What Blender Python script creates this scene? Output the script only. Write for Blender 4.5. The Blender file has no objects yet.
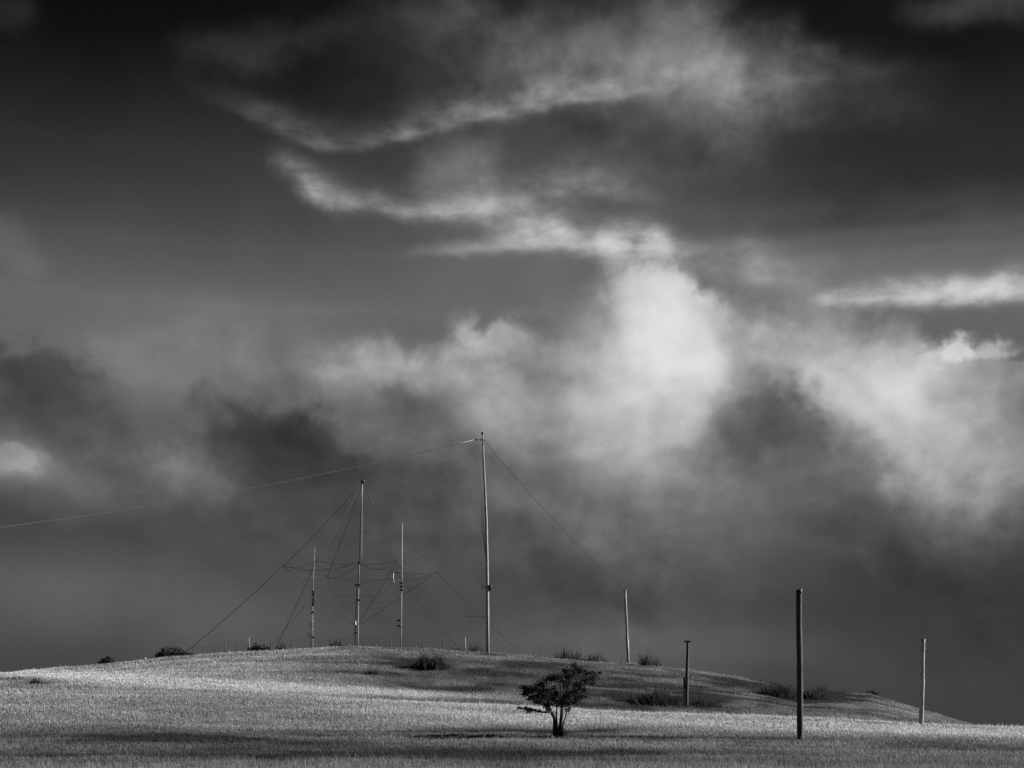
import bpy, math, random
import numpy as np
from mathutils import Vector

random.seed(7)
rng = np.random.default_rng(11)
F = 1422.22          # focal length in photo pixels (50 mm on 36 mm)
HY = 745.0           # row of the eye level
SC = bpy.context.scene
COL = SC.collection

# ------------------------------------------------------------------ camera
cd = bpy.data.cameras.new("camera"); cam = bpy.data.objects.new("camera", cd); COL.objects.link(cam)
cam.location = (0, 0, 0); cam.rotation_euler = (math.radians(90), 0, 0)
cd.sensor_width = 36; cd.lens = 50; cd.shift_y = (HY - 384) / 1024
cd.clip_start = 0.1; cd.clip_end = 30000
SC.camera = cam
SC.render.resolution_x = 1024; SC.render.resolution_y = 768
SC.view_settings.view_transform = 'Standard'; SC.view_settings.look = 'None'
SC.cycles.max_bounces = 4; SC.cycles.diffuse_bounces = 2; SC.cycles.transmission_bounces = 2
SC.view_settings.gamma = 1; SC.view_settings.exposure = 1.0; SC.view_settings.use_curve_mapping = False

SUN_AZ, SUN_EL = 73.0, 24.0   # degrees clockwise from the view direction, above the horizon

# ------------------------------------------------------------------ node helpers
class NT:
    def __init__(s, tree):
        s.t = tree; tree.nodes.clear()
    def n(s, kind, **kw):
        nd = s.t.nodes.new(kind)
        for k, v in kw.items(): setattr(nd, k, v)
        return nd
    def put(s, sock, v):
        if isinstance(v, bpy.types.NodeSocket): s.t.links.new(v, sock)
        else: sock.default_value = v
    def math(s, op, a, b=None, c=None, clamp=False):
        nd = s.n('ShaderNodeMath', operation=op, use_clamp=clamp)
        s.put(nd.inputs[0], a)
        if b is not None: s.put(nd.inputs[1], b)
        if c is not None: s.put(nd.inputs[2], c)
        return nd.outputs[0]
    def vmath(s, op, a, b=None, scale=None):
        nd = s.n('ShaderNodeVectorMath', operation=op)
        s.put(nd.inputs[0], a)
        if b is not None: s.put(nd.inputs[1], b)
        if scale is not None: s.put(nd.inputs['Scale'], scale)
        return nd.outputs[0]
    def noise(s, vec, scale, detail=5, rough=0.55, dist=0.0):
        nd = s.n('ShaderNodeTexNoise'); s.put(nd.inputs['Vector'], vec)
        nd.inputs['Scale'].default_value = scale; nd.inputs['Detail'].default_value = detail
        nd.inputs['Roughness'].default_value = rough; nd.inputs['Distortion'].default_value = dist
        return nd
    def mapr(s, v, a, b, c, d, smooth=False):
        nd = s.n('ShaderNodeMapRange'); nd.interpolation_type = 'SMOOTHSTEP' if smooth else 'LINEAR'
        s.put(nd.inputs['Value'], v)
        for k, x in zip(('From Min', 'From Max', 'To Min', 'To Max'), (a, b, c, d)): nd.inputs[k].default_value = x
        return nd.outputs['Result']

# ------------------------------------------------------------------ sky
U = 14.2222   # one unit of the sky map = 100 px of the photo near its centre
def azel(px, py):
    dx = (px - 512); dz = (HY - py)
    return math.atan2(dx, F), math.atan2(dz, math.hypot(F, dx))
w = bpy.data.worlds.new("World"); SC.world = w; w.use_nodes = True
S = NT(w.node_tree)
tc = S.n('ShaderNodeTexCoord'); D = tc.outputs['Generated']
sep = S.n('ShaderNodeSeparateXYZ'); S.put(sep.inputs[0], D)
az = S.math('ARCTAN2', sep.outputs[0], sep.outputs[1]); el = S.math('ARCSINE', sep.outputs[2])
comb = S.n('ShaderNodeCombineXYZ')
S.put(comb.inputs[0], S.math('MULTIPLY', az, U)); S.put(comb.inputs[1], S.math('MULTIPLY', el, U))
P = comb.outputs[0]
D3 = S.vmath('SCALE', D, scale=U)
def warp(base, coordscale, scale, amp, detail, rough=0.55):
    m = S.n('ShaderNodeMapping'); S.put(m.inputs['Vector'], D3); m.inputs['Scale'].default_value = coordscale
    nz = S.noise(m.outputs[0], scale, detail, rough)
    v = S.vmath('SUBTRACT', nz.outputs['Color'], (0.5, 0.5, 0.5))
    v = S.vmath('MULTIPLY', v, (amp[0], amp[1], 0))
    return S.vmath('ADD', base, v)
W1 = warp(P, (1, 1, 1.2), 1.1, (.75, .6), 5, 0.55)                # billowing cloud
W3 = warp(P, (1, 1, 1), 0.55, (0.7, 0.5), 2, 0.5)                 # soft broad tone
W4 = warp(P, (1, 1, 1), 5.0, (0.16, 0.12), 3, 0.6)                # small crisp puffs
def dnoise(sc, rot, scale, detail, rough, dist=0.0):
    m = S.n('ShaderNodeMapping'); S.put(m.inputs['Vector'], D3); m.inputs['Scale'].default_value = sc
    m.inputs['Rotation'].default_value = (0, math.radians(rot), 0)
    return S.math('SUBTRACT', S.noise(m.outputs[0], scale, detail, rough, dist).outputs['Fac'], 0.5)
NB = dnoise((1, 1, 1.15), 0, 1.25, 8, 0.55)
NW = dnoise((0.62, 1, 1.7), 4, 1.9, 6, 0.58, 0.0)
NF = dnoise((0.75, 1, 1.5), 0, 5.0, 4, 0.52, 0.0)
NP = dnoise((1, 1, 1), 0, 7.0, 4, 0.6)
# billow shading: the same noise sampled a little further towards the light
def bill(off, scale):
    m = S.n('ShaderNodeMapping'); S.put(m.inputs['Vector'], D3); m.inputs['Location'].default_value = off
    m.inputs['Scale'].default_value = (1, 1, 1.2)
    return S.noise(m.outputs[0], scale, 4, 0.5, 0.0).outputs['Fac']
RL = S.math('SUBTRACT', bill((0, 0, 0), 1.5), bill((.13, 0, .15), 1.5))
# rounded heads for the crisp cloud edges
vv = S.n('ShaderNodeTexVoronoi', feature='F1'); vm = S.vmath('ADD', D3, S.vmath('SCALE', S.noise(D3, 2.2, 3, .55).outputs['Color'], scale=.5))
S.put(vv.inputs['Vector'], vm); vv.inputs['Scale'].default_value = 2.6; vv.inputs['Detail'].default_value = 2; vv.inputs['Roughness'].default_value = .55
PF = S.math('SUBTRACT', .42, vv.outputs['Distance'])
XA, XB = azel(-900, 400)[0] * U, azel(1900, 400)[0] * U
def nrm_x(px): return (azel(px, 600)[0] * U - XA) / (XB - XA)
def curve(xs, pts):
    """pts: (px, value 0..1) -> smooth function of the heading"""
    c = S.n('ShaderNodeFloatCurve'); cu = c.mapping.curves[0]; c.mapping.extend = 'HORIZONTAL'
    P_ = [(nrm_x(px), v) for px, v in pts]
    cu.points[0].location = P_[0]; cu.points[1].location = P_[-1]
    for q in P_[1:-1]: cu.points.new(*q)
    c.mapping.update(); S.put(c.inputs['Value'], xs); return c.outputs[0]
def elv(px, py): return (azel(px, py)[1] * U + 1) / 12
def split(v):
    q = S.n('ShaderNodeSeparateXYZ'); S.put(q.inputs[0], v)
    return S.mapr(q.outputs[0], XA, XB, 0, 1), q.outputs[1]
WS = warp(P, (0.8, 1, 1.3), 2.0, (.30, .22), 5, 0.6)
WK = warp(P, (1, 1, 1.1), 1.3, (.42, .34), 5, 0.5)
sx_, sy_ = split(WS); kx_, ky_ = split(WK)
GAIN = {'s': 1, 'b': 1, 'e': 1, 'p': 1}
WV = {'s': W3, 'b': W1, 'e': WK, 'p': W4}
ER = {'b': (S.math('MULTIPLY', NB, .8), .06, .85), 'e': (S.math('ADD', S.math('MULTIPLY', NB, .5), S.math('MULTIPLY', PF, .35)), .16, .38),
      'p': (S.math('ADD', S.math('MULTIPLY', NP, .7), 0.0), .2, .4)}
def blobs(acc, BL):
    for L, px, py, rx, ry, rot, amt in BL:
        a, e = azel(px, py)
        m = S.n('ShaderNodeMapping', vector_type='TEXTURE'); S.put(m.inputs['Vector'], WV[L])
        k = 1.55
        m.inputs['Location'].default_value = (a * U, e * U, 0)
        m.inputs['Rotation'].default_value = (0, 0, math.radians(rot))
        m.inputs['Scale'].default_value = (rx / 100 * k, ry / 100 * k, 1)
        g = S.n('ShaderNodeTexGradient', gradient_type='SPHERICAL'); S.put(g.inputs[0], m.outputs[0])
        v = g.outputs['Fac']
        if L == 's': sm = S.mapr(v, 0, 1, 0, amt, smooth=True)
        else:
            nz_, lo_, wd_ = ER[L]; gate = S.mapr(v, 0, .3, 0, 1)
            sm = S.mapr(S.math('MULTIPLY_ADD', nz_, gate, v), lo_, lo_ + wd_, 0, amt, smooth=True)
        acc = S.math('ADD', acc, sm)
    return acc
# ---- clear sky by height
cr = S.n('ShaderNodeValToRGB'); cr.color_ramp.interpolation = 'LINEAR'
stops = [(770, .19), (720, .21), (660, .26), (600, .28), (540, .28), (480, .30), (420, .34), (360, .385), (310, .385),
         (260, .32), (200, .24), (140, .185), (90, .13), (40, .055), (-10, .02), (-250, .05), (-900, .16)]
sw = S.n('ShaderNodeSeparateXYZ'); S.put(sw.inputs[0], W3)
vn = S.mapr(sw.outputs[1], -1, 22, 0, 1)
els = [((azel(512, py)[1] * U + 1) / 23, v) for py, v in stops]
e0 = cr.color_ramp.elements
e0[0].position = els[0][0]; e0[0].color = (els[0][1],) * 3 + (1,)
e0[1].position = els[-1][0]; e0[1].color = (els[-1][1],) * 3 + (1,)
for p_, v in els[1:-1]:
    q = e0.new(p_); q.color = (v, v, v, 1)
S.put(cr.inputs[0], vn)
tone = cr.outputs[0]
acc = blobs(tone, [
 ('s',  60,  30, 420, 150,   0, -.05), ('s', 990, 130, 330, 150, 0, -.06), ('s', 870,  20, 190, 50,  0, -.04),
 ('s', 500, 150, 280, 80, 0, .06), ('s', 230, 365, 150, 60, 0, .06), ('b', 160, 385, 70, 40, -10, .06), ('b', 245, 350, 90, 30, -8, .04), ('s', 640, 250, 260, 60, 0, .05), ('s', 900, 262, 260, 44, 0, .07),
 ('b', 650,  45, 180, 78,-14, .15), ('b', 550,  30, 150, 50, -8, .13), ('b', 430, 40, 140,  60,-10, .14), ('b', 690,  70, 120,  56,-10, .14),
 ('b', 800,  75, 150, 36,-12, .12), ('b', 258, 42, 80, 22, 8, .12), ('b', 985, 2, 90, 24, -5, .24), ('b', 590, 16, 54, 26, -15, -.12),
 ('b', 15, 5, 35, 22, 0, .12), ('b', 450, 86, 170, 34, 0, -.05), ('s', 600, 135, 200, 40, 5, -.03), ('s', 680, 70, 150, 60, -8, .06), ('b', 452, 172, 42, 30,  0, .19), ('b', 545, 160, 120, 30, -5, .05),
 ('b',   5, 238,  44,  20,-20, .05), ('b', 640, 150, 120, 26, -8, .05), ('b', 700, 200, 160, 26, 0, .03)])
# ---- wind-drawn streaks: centre line, thickness and strength along the heading
WT = S.math('MAXIMUM', S.math('ADD', 1.0, S.math('ADD', S.math('MULTIPLY', NF, 1.8), S.math('MULTIPLY', NW, 2.0))), 0.1)
def streak(line, thick, bright, acc, up=.5, dn=1.25, tex=WT):
    yc = S.mapr(curve(sx_, [(px, elv(px, py)) for px, py in line]), 0, 1, -1, 11)
    th = curve(sx_, [(px, t / 100) for px, t in thick]); br = curve(sx_, bright)
    d = S.math('DIVIDE', S.math('SUBTRACT', sy_, yc), S.math('MAXIMUM', th, .02))
    d = S.math('MAXIMUM', S.math('MULTIPLY', d, up), S.math('MULTIPLY', d, -dn))
    g = S.math('POWER', 2.71828, S.math('MULTIPLY', S.math('MULTIPLY', d, d), -1.0))
    return S.math('ADD', acc, S.math('MULTIPLY', S.math('MULTIPLY', g, br), tex))
acc = streak([(150, 70), (225, 106), (270, 123), (310, 138), (345, 146), (390, 139), (430, 125), (470, 116), (520, 107), (580, 98), (650, 90), (700, 80), (760, 70)],
             [(150, 8), (280, 7), (400, 9), (480, 9), (600, 8), (760, 10)],
             [(160, 0), (225, .05), (280, .16), (320, .18), (345, .15), (390, .19), (430, .23), (480, .26), (540, .24), (600, .18), (680, .06), (760, 0), (1200, 0)], acc)
acc = streak([(255, 155), (285, 166), (305, 178), (325, 194), (350, 200), (380, 206), (410, 212), (440, 214), (480, 213), (520, 222), (560, 228), (620, 236)],
             [(255, 6), (285, 10), (320, 11), (380, 8), (450, 10), (520, 13), (620, 9)],
             [(262, 0), (282, .14), (300, .23), (325, .25), (345, .18), (380, .20), (420, .20), (470, .21), (520, .20), (570, .12), (620, 0), (1200, 0)], acc, up=.62, dn=1.0)
acc = streak([(440, 206), (480, 204), (520, 198), (560, 190), (600, 187), (640, 192), (700, 205)],
             [(440, 10), (520, 14), (600, 12), (700, 10)],
             [(430, 0), (470, .05), (520, .11), (570, .15), (610, .12), (660, .04), (700, 0), (1200, 0)], acc)
acc = streak([(380, 254), (450, 250), (500, 246), (540, 241), (580, 245), (620, 246), (655, 245), (690, 250), (720, 256)],
             [(380, 4), (480, 7), (540, 12), (580, 11), (630, 14), (665, 12), (700, 5)],
             [(380, 0), (450, .10), (500, .14), (540, .20), (575, .24), (610, .42), (650, .46), (672, .34), (690, .10), (720, .03), (760, 0), (1200, 0)], acc, up=.75, dn=1.2)
acc = streak([(600, 270), (690, 262), (740, 270), (790, 276), (830, 280)], [(690, 14), (740, 16), (830, 14)],
             [(650, 0), (700, .08), (740, .13), (780, .08), (860, 0), (1200, 0)], acc)
acc = streak([(800, 306), (830, 303), (860, 300), (900, 297), (950, 294), (1024, 291), (1200, 286)], [(800, 5), (850, 8), (950, 11), (1024, 13), (1200, 12)],
             [(800, 0), (822, .10), (850, .26), (900, .30), (950, .38), (1024, .36), (1150, .2), (1300, 0)], acc, up=.7, dn=1.3)
acc = streak([(680, 100), (760, 84), (830, 72), (900, 66), (1000, 60)], [(680, 12), (1000, 12)], [(680, 0), (740, .09), (820, .10), (900, .04), (960, 0), (1200, 0)], acc)
base_sky = acc
# ---- banks of cloud: top edge, softness and cover along the heading
def bank(edge, soft, cover, rag):
    ye = S.mapr(curve(kx_, [(px, elv(px, py)) for px, py in edge]), 0, 1, -1, 11)
    w_ = curve(kx_, [(px, v / 100) for px, v in soft]); cv = curve(kx_, cover)
    d = S.math('ADD', S.math('SUBTRACT', ye, ky_), .13)
    d = S.math('ADD', d, S.math('ADD', S.math('MULTIPLY', NB, rag[0]), S.math('MULTIPLY', PF, rag[1])))
    d = S.math('ADD', d, S.math('MULTIPLY', NP, rag[2]))
    q = S.math('DIVIDE', d, S.math('MAXIMUM', w_, .03))
    q = S.math('MULTIPLY_ADD', q, .5, .5, clamp=True)
    return S.math('MULTIPLY', S.mapr(q, 0, 1, 0, 1, smooth=True), cv), d
mB, dB = bank([(-300, 330), (180, 350), (290, 352), (335, 340), (380, 332), (430, 336), (460, 324), (490, 318), (515, 322), (540, 330), (568, 312), (592, 282), (620, 264), (650, 260), (685, 268),
               (712, 294), (740, 318), (770, 318), (820, 325), (880, 335), (930, 350), (945, 345), (957, 340), (970, 348), (1000, 346), (1060, 350), (1400, 330)],
              [(180, 60), (300, 40), (335, 22), (380, 26), (440, 28), (480, 13), (515, 14), (560, 34), (600, 30), (650, 22), (690, 18), (720, 34), (780, 46), (860, 50), (920, 26), (945, 8), (1024, 10), (1400, 20)],
              [(100, .0), (200, .3), (300, .75), (350, 1), (500, 1), (540, .8), (600, 1), (720, 1), (1400, 1)], (.38, .22, .10))
colB = blobs(S.mapr(ky_, 1.5, 4.8, .30, .44), [
 ('s', 665, 325, 110, 110, 0, .22), ('b', 600, 355, 50, 44, -30, -.09), ('b', 722, 345, 40, 60, 10, -.05), ('b', 650, 405, 60, 26, 15, -.06), ('e', 640, 285, 60, 40, 0, .06), ('b', 645, 290, 60, 46, 0, .12), ('b', 680, 345, 48, 70, 8, .30), ('b', 640, 400, 90, 70,  0, .14), ('s', 640, 440, 170, 90,  0, .16), ('s', 590, 365, 110, 70, 0, .05), ('s', 745, 335, 80, 50, 0, .10), ('b', 560, 400, 90, 50, 0, .06), ('b', 588, 320, 30, 50, -20, -.04), ('e', 655, 375, 60, 24, 20, .06),
 ('b', 385, 358,  90,  36,  4, .19), ('b', 490, 332, 50, 30, 10, .14), ('b', 470, 372, 110, 50, 0, .10), ('s', 430, 370, 140, 60, 0, .04), ('b', 410, 400, 60, 30, 0, -.09), ('b', 520, 365, 50, 40, 0, -.04),
 ('s', 900, 400, 160, 100,-30, .26), ('b', 860, 380, 100, 44,-30, .10), ('b', 915, 440, 110,  70,-40, .12), ('b', 985, 370, 90, 50,  0, .06), ('e', 830, 395, 110, 20,-38, .08),
 ('b', 970, 420, 60, 34, 0, -.09), ('p', 956, 347, 17, 13, 0, .26), ('p', 1002, 349, 34, 8, 0, .12), ('b', 755, 345, 60, 30, 0, -.04), ('b', 950, 500, 80, 50, 0, .08)])
mA, dA = bank([(-400, 340), (-60, 345), (0, 345), (45, 342), (80, 353), (105, 380), (125, 405), (150, 428), (172, 432), (192, 402), (215, 396), (240, 410), (262, 404), (300, 410), (330, 426), (358, 455),
               (390, 472), (430, 462), (465, 452), (500, 470), (540, 492), (600, 520), (650, 515), (690, 470), (715, 425), (740, 385), (765, 370), (790, 376), (812, 395), (840, 428), (870, 460), (905, 500), (950, 530), (1024, 525), (1400, 480)],
              [(-400, 20), (0, 15), (60, 15), (105, 20), (150, 34), (200, 26), (240, 20), (300, 18), (340, 20), (390, 26), (460, 30), (540, 44), (640, 60), (690, 60), (740, 50), (790, 34), (840, 44), (900, 56), (960, 60), (1024, 60)],
              [(-400, .9), (0, .75), (100, .7), (140, .55), (200, .7), (260, .88), (340, .9), (400, .9), (540, .85), (720, .85), (770, .9), (1400, .95)], (.34, .26, .08))
colA = blobs(S.mapr(ky_, 0, 4.4, .235, .27), [
 ('e', 14, 458, 38, 20, -8, .15), ('b', 12, 458, 44, 26, 0, .16), ('s', 10, 458, 60, 30, 0, .05), ('b', 190, 452, 44, 50, 0, .19), ('b', 115, 485, 90, 36, 0, .12), ('s', 100, 470, 130, 50, 0, .05), ('b', 120, 415, 50, 30, 0, .07),
 ('s', 100, 600, 220, 50, -6, .13), ('s', 610, 645, 170, 34, 0, .10), ('s', 420, 560, 300, 50, 0, .03), ('s', 700, 500, 200, 70, 0, .13), ('s', 640, 470, 130, 50, 0, .08), ('b', 800, 440, 110, 60, -20, .05), ('b', 560, 500, 90, 40, 0, .04), ('b', 740, 560, 140, 40, -8, .03),
 ('s', 1040, 610, 280, 170, 0, -.09), ('s', 820, 650, 200, 34, -14, .03), ('b', 60, 540, 120, 30, 0, -.02), ('s', 295, 445, 110, 54, -10, -.06), ('s', 45, 385, 80, 44, 0, -.02), ('s', 780, 400, 60, 50, 0, -.03), ('b', 950, 540, 100, 30, 0, .04), ('b', 420, 500, 110, 30, 6, .03)])
relB = S.math('ADD', 1.0, S.math('ADD', S.math('MULTIPLY', RL, .65), S.math('ADD', S.math('MULTIPLY', NB, .28), S.math('MULTIPLY', NF, .10))))
deep = S.mapr(dA, .4, 1.8, 1, .22, smooth=True)
relA = S.math('ADD', 1.0, S.math('MULTIPLY', deep, S.math('ADD', S.math('MULTIPLY', RL, .75), S.math('ADD', S.math('MULTIPLY', NB, .5), S.math('MULTIPLY', NF, .12)))))
relS = S.math('ADD', 1.0, S.math('ADD', S.math('MULTIPLY', RL, S.mapr(S.math('SUBTRACT', base_sky, tone), 0, .2, .04, .38)), S.math('MULTIPLY', NB, S.mapr(S.math('SUBTRACT', base_sky, tone), 0, .2, .08, .5))))
def over(under, col, m): return S.math('ADD', S.math('MULTIPLY', under, S.math('SUBTRACT', 1.0, m)), S.math('MULTIPLY', col, m))
acc = over(S.math('MULTIPLY', base_sky, relS), S.math('MULTIPLY', colB, relB), mB)
acc = over(acc, S.math('MULTIPLY', colA, relA), mA)
ex = S.math('MAXIMUM', S.math('SUBTRACT', acc, .55), 0.0)
ex = S.math('MULTIPLY', S.math('SUBTRACT', 1.0, S.math('POWER', 2.71828, S.math('MULTIPLY', ex, -2.9))), .38)
acc = S.math('ADD', S.math('MINIMUM', acc, .55), ex)
# cloud-only variation away from the photographed part of the sky
gr = S.noise(D3, 70.0, 1, 0.6)
acc = S.math('ADD', acc, S.math('MULTIPLY', S.math('SUBTRACT', gr.outputs['Fac'], 0.5), 0.035))
acc = S.math('MAXIMUM', acc, 0.012)
acc = S.math('MINIMUM', acc, 0.93)
lin = S.math('MULTIPLY', S.math('POWER', acc, 2.2), S.mapr(sep.outputs[1], -.5, .35, .3, 1.0, smooth=True))  # unseen sky behind the view dimmed to deepen the shadow sides
sky = S.n('ShaderNodeTexSky', sky_type='NISHITA'); sky.sun_disc = False
sky.sun_elevation = math.radians(SUN_EL); sky.sun_rotation = math.radians(SUN_AZ)
ss = S.n('ShaderNodeSeparateColor'); S.put(ss.inputs[0], sky.outputs[0])
redsky = S.math('MULTIPLY', ss.outputs[0], 0.02)      # seen as through a red filter
tot = S.math('ADD', S.math('MULTIPLY', lin, 5.0), redsky)
bg = S.n('ShaderNodeBackground'); S.put(bg.inputs['Color'], tot); bg.inputs['Strength'].default_value = 0.1
wo = S.n('ShaderNodeOutputWorld'); S.put(wo.inputs['Surface'], bg.outputs[0])
w.cycles.sampling_method = 'MANUAL'; w.cycles.sample_map_resolution = 512

sl = bpy.data.lights.new("sun", 'SUN'); so = bpy.data.objects.new("sun", sl); COL.objects.link(so)
sl.energy = 5.0; sl.angle = math.radians(0.6); sl.color = (1, 1, 1)
a_, e_ = math.radians(SUN_AZ), math.radians(SUN_EL)
sd = Vector((math.sin(a_) * math.cos(e_), math.cos(a_) * math.cos(e_), math.sin(e_)))
so.rotation_euler = (-sd).to_track_quat('-Z', 'Y').to_euler()
so.location = (200, 0, 200)

# ------------------------------------------------------------------ terrain
def vnoise(x, y, seed):
    xi = np.floor(x).astype(np.int64); yi = np.floor(y).astype(np.int64)
    fx = x - xi; fy = y - yi; fx = fx * fx * (3 - 2 * fx); fy = fy * fy * (3 - 2 * fy)
    def h(a, b):
        n = (a * 374761393 + b * 668265263 + seed * 1442695041) & 0xffffffff
        n = ((n ^ (n >> 13)) * 1274126177) & 0xffffffff
        return ((n ^ (n >> 16)) & 0xffff) / 65535.0
    return (h(xi, yi) * (1 - fx) * (1 - fy) + h(xi + 1, yi) * fx * (1 - fy) + h(xi, yi + 1) * (1 - fx) * fy + h(xi + 1, yi + 1) * fx * fy)
def fbm(x, y, seed, oct=4, rough=0.5):
    s = 0; a = 1; t = 0
    for k in range(oct):
        s = s + a * (vnoise(x * 2 ** k, y * 2 ** k, seed + k) - 0.5); t += a; a *= rough
    return s / t * 2
PXS = np.array([-900, -400, 0, 100, 160, 240, 300, 360, 430, 487, 560, 625, 690, 740, 770, 800, 830, 870, 900, 940, 965, 1024, 1300, 1900], float)
SKY = np.array([705, 684, 671, 664, 657, 651, 649, 647, 649, 653.5, 658, 663, 669, 676, 682, 691, 691, 693, 702, 714, 722, 742, 790, 820], float)
CREST = np.interp(PXS, [-900, -400, 0, 150, 300, 450, 600, 700, 800, 900, 960, 1024, 1300, 1900], [715, 695, 682, 686, 693, 700, 706, 710, 714, 718.5, 721.5, 725, 742, 765])
DIST = np.array([-4000, -20, 0, 38, 60, 76, 95, 107, 116, 136, 163, 185, 260, 600, 3000, 9000], float)
def zrow(row, Y, lift=0.2): return (HY - row) / F * Y - lift
Z = np.zeros((len(DIST), len(PXS)))
Z[0] = -60; Z[1] = -2.1; Z[2] = -1.65
Z[3] = zrow(771, 38, 0.1)
m60 = np.interp(PXS, [0, 512, 1024], [736, 741, 749]); Z[4] = zrow(m60, 60, 0.2)
m76 = np.interp(PXS, [0, 512, 1024], [708, 722, 736]); Z[5] = zrow(m76, 76, 0.25)
Z[6] = zrow(CREST, 95, 0.25)
dip = np.interp(PXS, [0, 250, 450, 600, 1024], [-.55, -.45, .15, .5, .7]); Z[7] = Z[6] - dip * 0.8
Z[10] = zrow(SKY + np.interp(PXS, [0, 120, 300], [3, 1.2, 0]), 163, 0.18)
foot = np.interp(PXS, [0, 250, 450, 700, 830, 1024], [.25, .2, .1, .12, .14, .1])
Z[8] = Z[7] * (1 - foot) + Z[10] * foot
Z[9] = Z[7] * 0.42 + Z[10] * 0.58
Z[11] = Z[10] - 1.2; Z[12] = Z[10] - 12; Z[13] = -30; Z[14] = -60; Z[15] = -60
def pch(y, Zc):
    """monotone cubic through (DIST, Zc[k]) for every sample"""
    h = np.diff(DIST); d = [(Zc[k + 1] - Zc[k]) / h[k] for k in range(len(h))]
    m = [d[0]]
    for k in range(1, len(h)):
        p = d[k - 1] * d[k]
        with np.errstate(divide='ignore', invalid='ignore'):
            hm = np.where(p > 0, 2 * p / (d[k - 1] + d[k] + 1e-12 * np.sign(d[k])), 0)
        m.append(hm)
    m.append(d[-1])
    k = np.clip(np.searchsorted(DIST, y) - 1, 0, len(h) - 1)
    out = np.zeros_like(y)
    for i in range(len(h)):
        s = k == i
        if not s.any(): continue
        t = (y[s] - DIST[i]) / h[i]
        out[s] = ((2 * t**3 - 3 * t**2 + 1) * Zc[i][s] + (t**3 - 2 * t**2 + t) * h[i] * m[i][s]
                  + (-2 * t**3 + 3 * t**2) * Zc[i + 1][s] + (t**3 - t**2) * h[i] * m[i + 1][s])
    return out
def H(x, y):
    x = np.atleast_1d(np.asarray(x, float)); y = np.atleast_1d(np.asarray(y, float))
    sh = x.shape; x = x.ravel(); y = y.ravel()
    px = 512 + F * x / np.maximum(y, 30)
    Zc = [np.interp(px, PXS, Z[k]) for k in range(len(DIST))]
    z = pch(y, Zc)
    f = np.clip((y - 10) / 60, 0.15, 1)
    z = z + 0.16 * fbm(x / 9, y / 5.5, 3, 4) * f + 0.25 * fbm(x / 22, y / 15, 9, 2) * np.clip((y - 100) / 60, 0, 1)
    # long shallow furrows that run across the slope
    z = z + 0.13 * fbm(x / 26, y / 3.4, 21, 2) * f
    far = np.clip((y - 400) / 2000, 0, 1); z = z + 14 * fbm(x / 900, y / 900, 5, 4) * far
    return z.reshape(sh)
def gz(x, y): return float(H(x, y)[0])
def at(px, Y, py=None):
    x = (px - 512) / F * Y
    return Vector((x, Y, (HY - py) / F * Y if py is not None else gz(x, Y)))
def find_y(px, row, lo, hi):
    ys = np.linspace(lo, hi, 500); r = HY - F * (H((px - 512) / F * ys, ys) + 0.12) / ys
    return float(ys[np.argmin(np.abs(r - row))])

def sstep(a, b, v):
    t = np.clip((v - a) / (b - a), 0, 1); return t * t * (3 - 2 * t)
def tone_at(x, y):
    """grass paleness, painted sun and cloud shade included: dry straw 1, green and rank 0"""
    px = 512 + F * x / np.maximum(y, 30)
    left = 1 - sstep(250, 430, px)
    n = fbm(x / 14, y / 7, 31, 4); n2 = fbm(x / 30, y / 4.5, 41, 3)
    t = 0.30 + 0.14 * n + 0.13 * n2 + 0.10 * fbm(x / 2.2, y / 2.2, 61, 3)
    t = t - .10 * (1 - sstep(62, 72, y + 5 * n))  # duller foreground: cloud shade painted into the grass tone
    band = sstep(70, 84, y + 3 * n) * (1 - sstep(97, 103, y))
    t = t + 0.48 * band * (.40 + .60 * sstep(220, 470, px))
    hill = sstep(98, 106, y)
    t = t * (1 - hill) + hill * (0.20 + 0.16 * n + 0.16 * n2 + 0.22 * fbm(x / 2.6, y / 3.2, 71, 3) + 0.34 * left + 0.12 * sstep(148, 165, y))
    # streak of dry grass with sunlight painted into its tone, along the left slope
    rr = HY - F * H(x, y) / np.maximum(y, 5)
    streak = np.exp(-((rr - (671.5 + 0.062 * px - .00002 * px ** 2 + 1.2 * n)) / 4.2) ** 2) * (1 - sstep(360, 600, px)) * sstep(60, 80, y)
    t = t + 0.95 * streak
    # rank dark grass, with ground shade painted into its tone
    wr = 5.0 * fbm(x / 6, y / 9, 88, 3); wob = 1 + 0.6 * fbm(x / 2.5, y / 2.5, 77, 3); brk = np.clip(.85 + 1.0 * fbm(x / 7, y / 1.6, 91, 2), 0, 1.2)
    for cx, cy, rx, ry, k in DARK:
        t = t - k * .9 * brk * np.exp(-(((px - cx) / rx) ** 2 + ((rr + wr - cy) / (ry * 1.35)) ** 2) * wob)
    return np.clip(t, 0.02, 1.35)
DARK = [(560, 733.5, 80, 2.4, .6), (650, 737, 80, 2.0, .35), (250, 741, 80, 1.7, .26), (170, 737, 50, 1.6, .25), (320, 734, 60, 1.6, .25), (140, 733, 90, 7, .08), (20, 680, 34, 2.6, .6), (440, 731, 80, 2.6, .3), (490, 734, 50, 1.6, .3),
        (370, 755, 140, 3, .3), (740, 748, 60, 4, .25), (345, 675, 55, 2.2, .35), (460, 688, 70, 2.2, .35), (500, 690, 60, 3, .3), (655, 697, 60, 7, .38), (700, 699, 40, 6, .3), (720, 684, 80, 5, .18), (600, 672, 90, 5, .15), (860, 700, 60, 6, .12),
        (610, 690, 40, 8, .3), (790, 690, 36, 8, .5), (830, 692, 26, 6, .4), (560, 662, 40, 3, .3), (700, 698, 30, 4, .3), (900, 745, 120, 4, .15), (420, 661, 40, 4, .3), (520,756,120,2.5,.3),(80,757,120,4,.25)]

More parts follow.
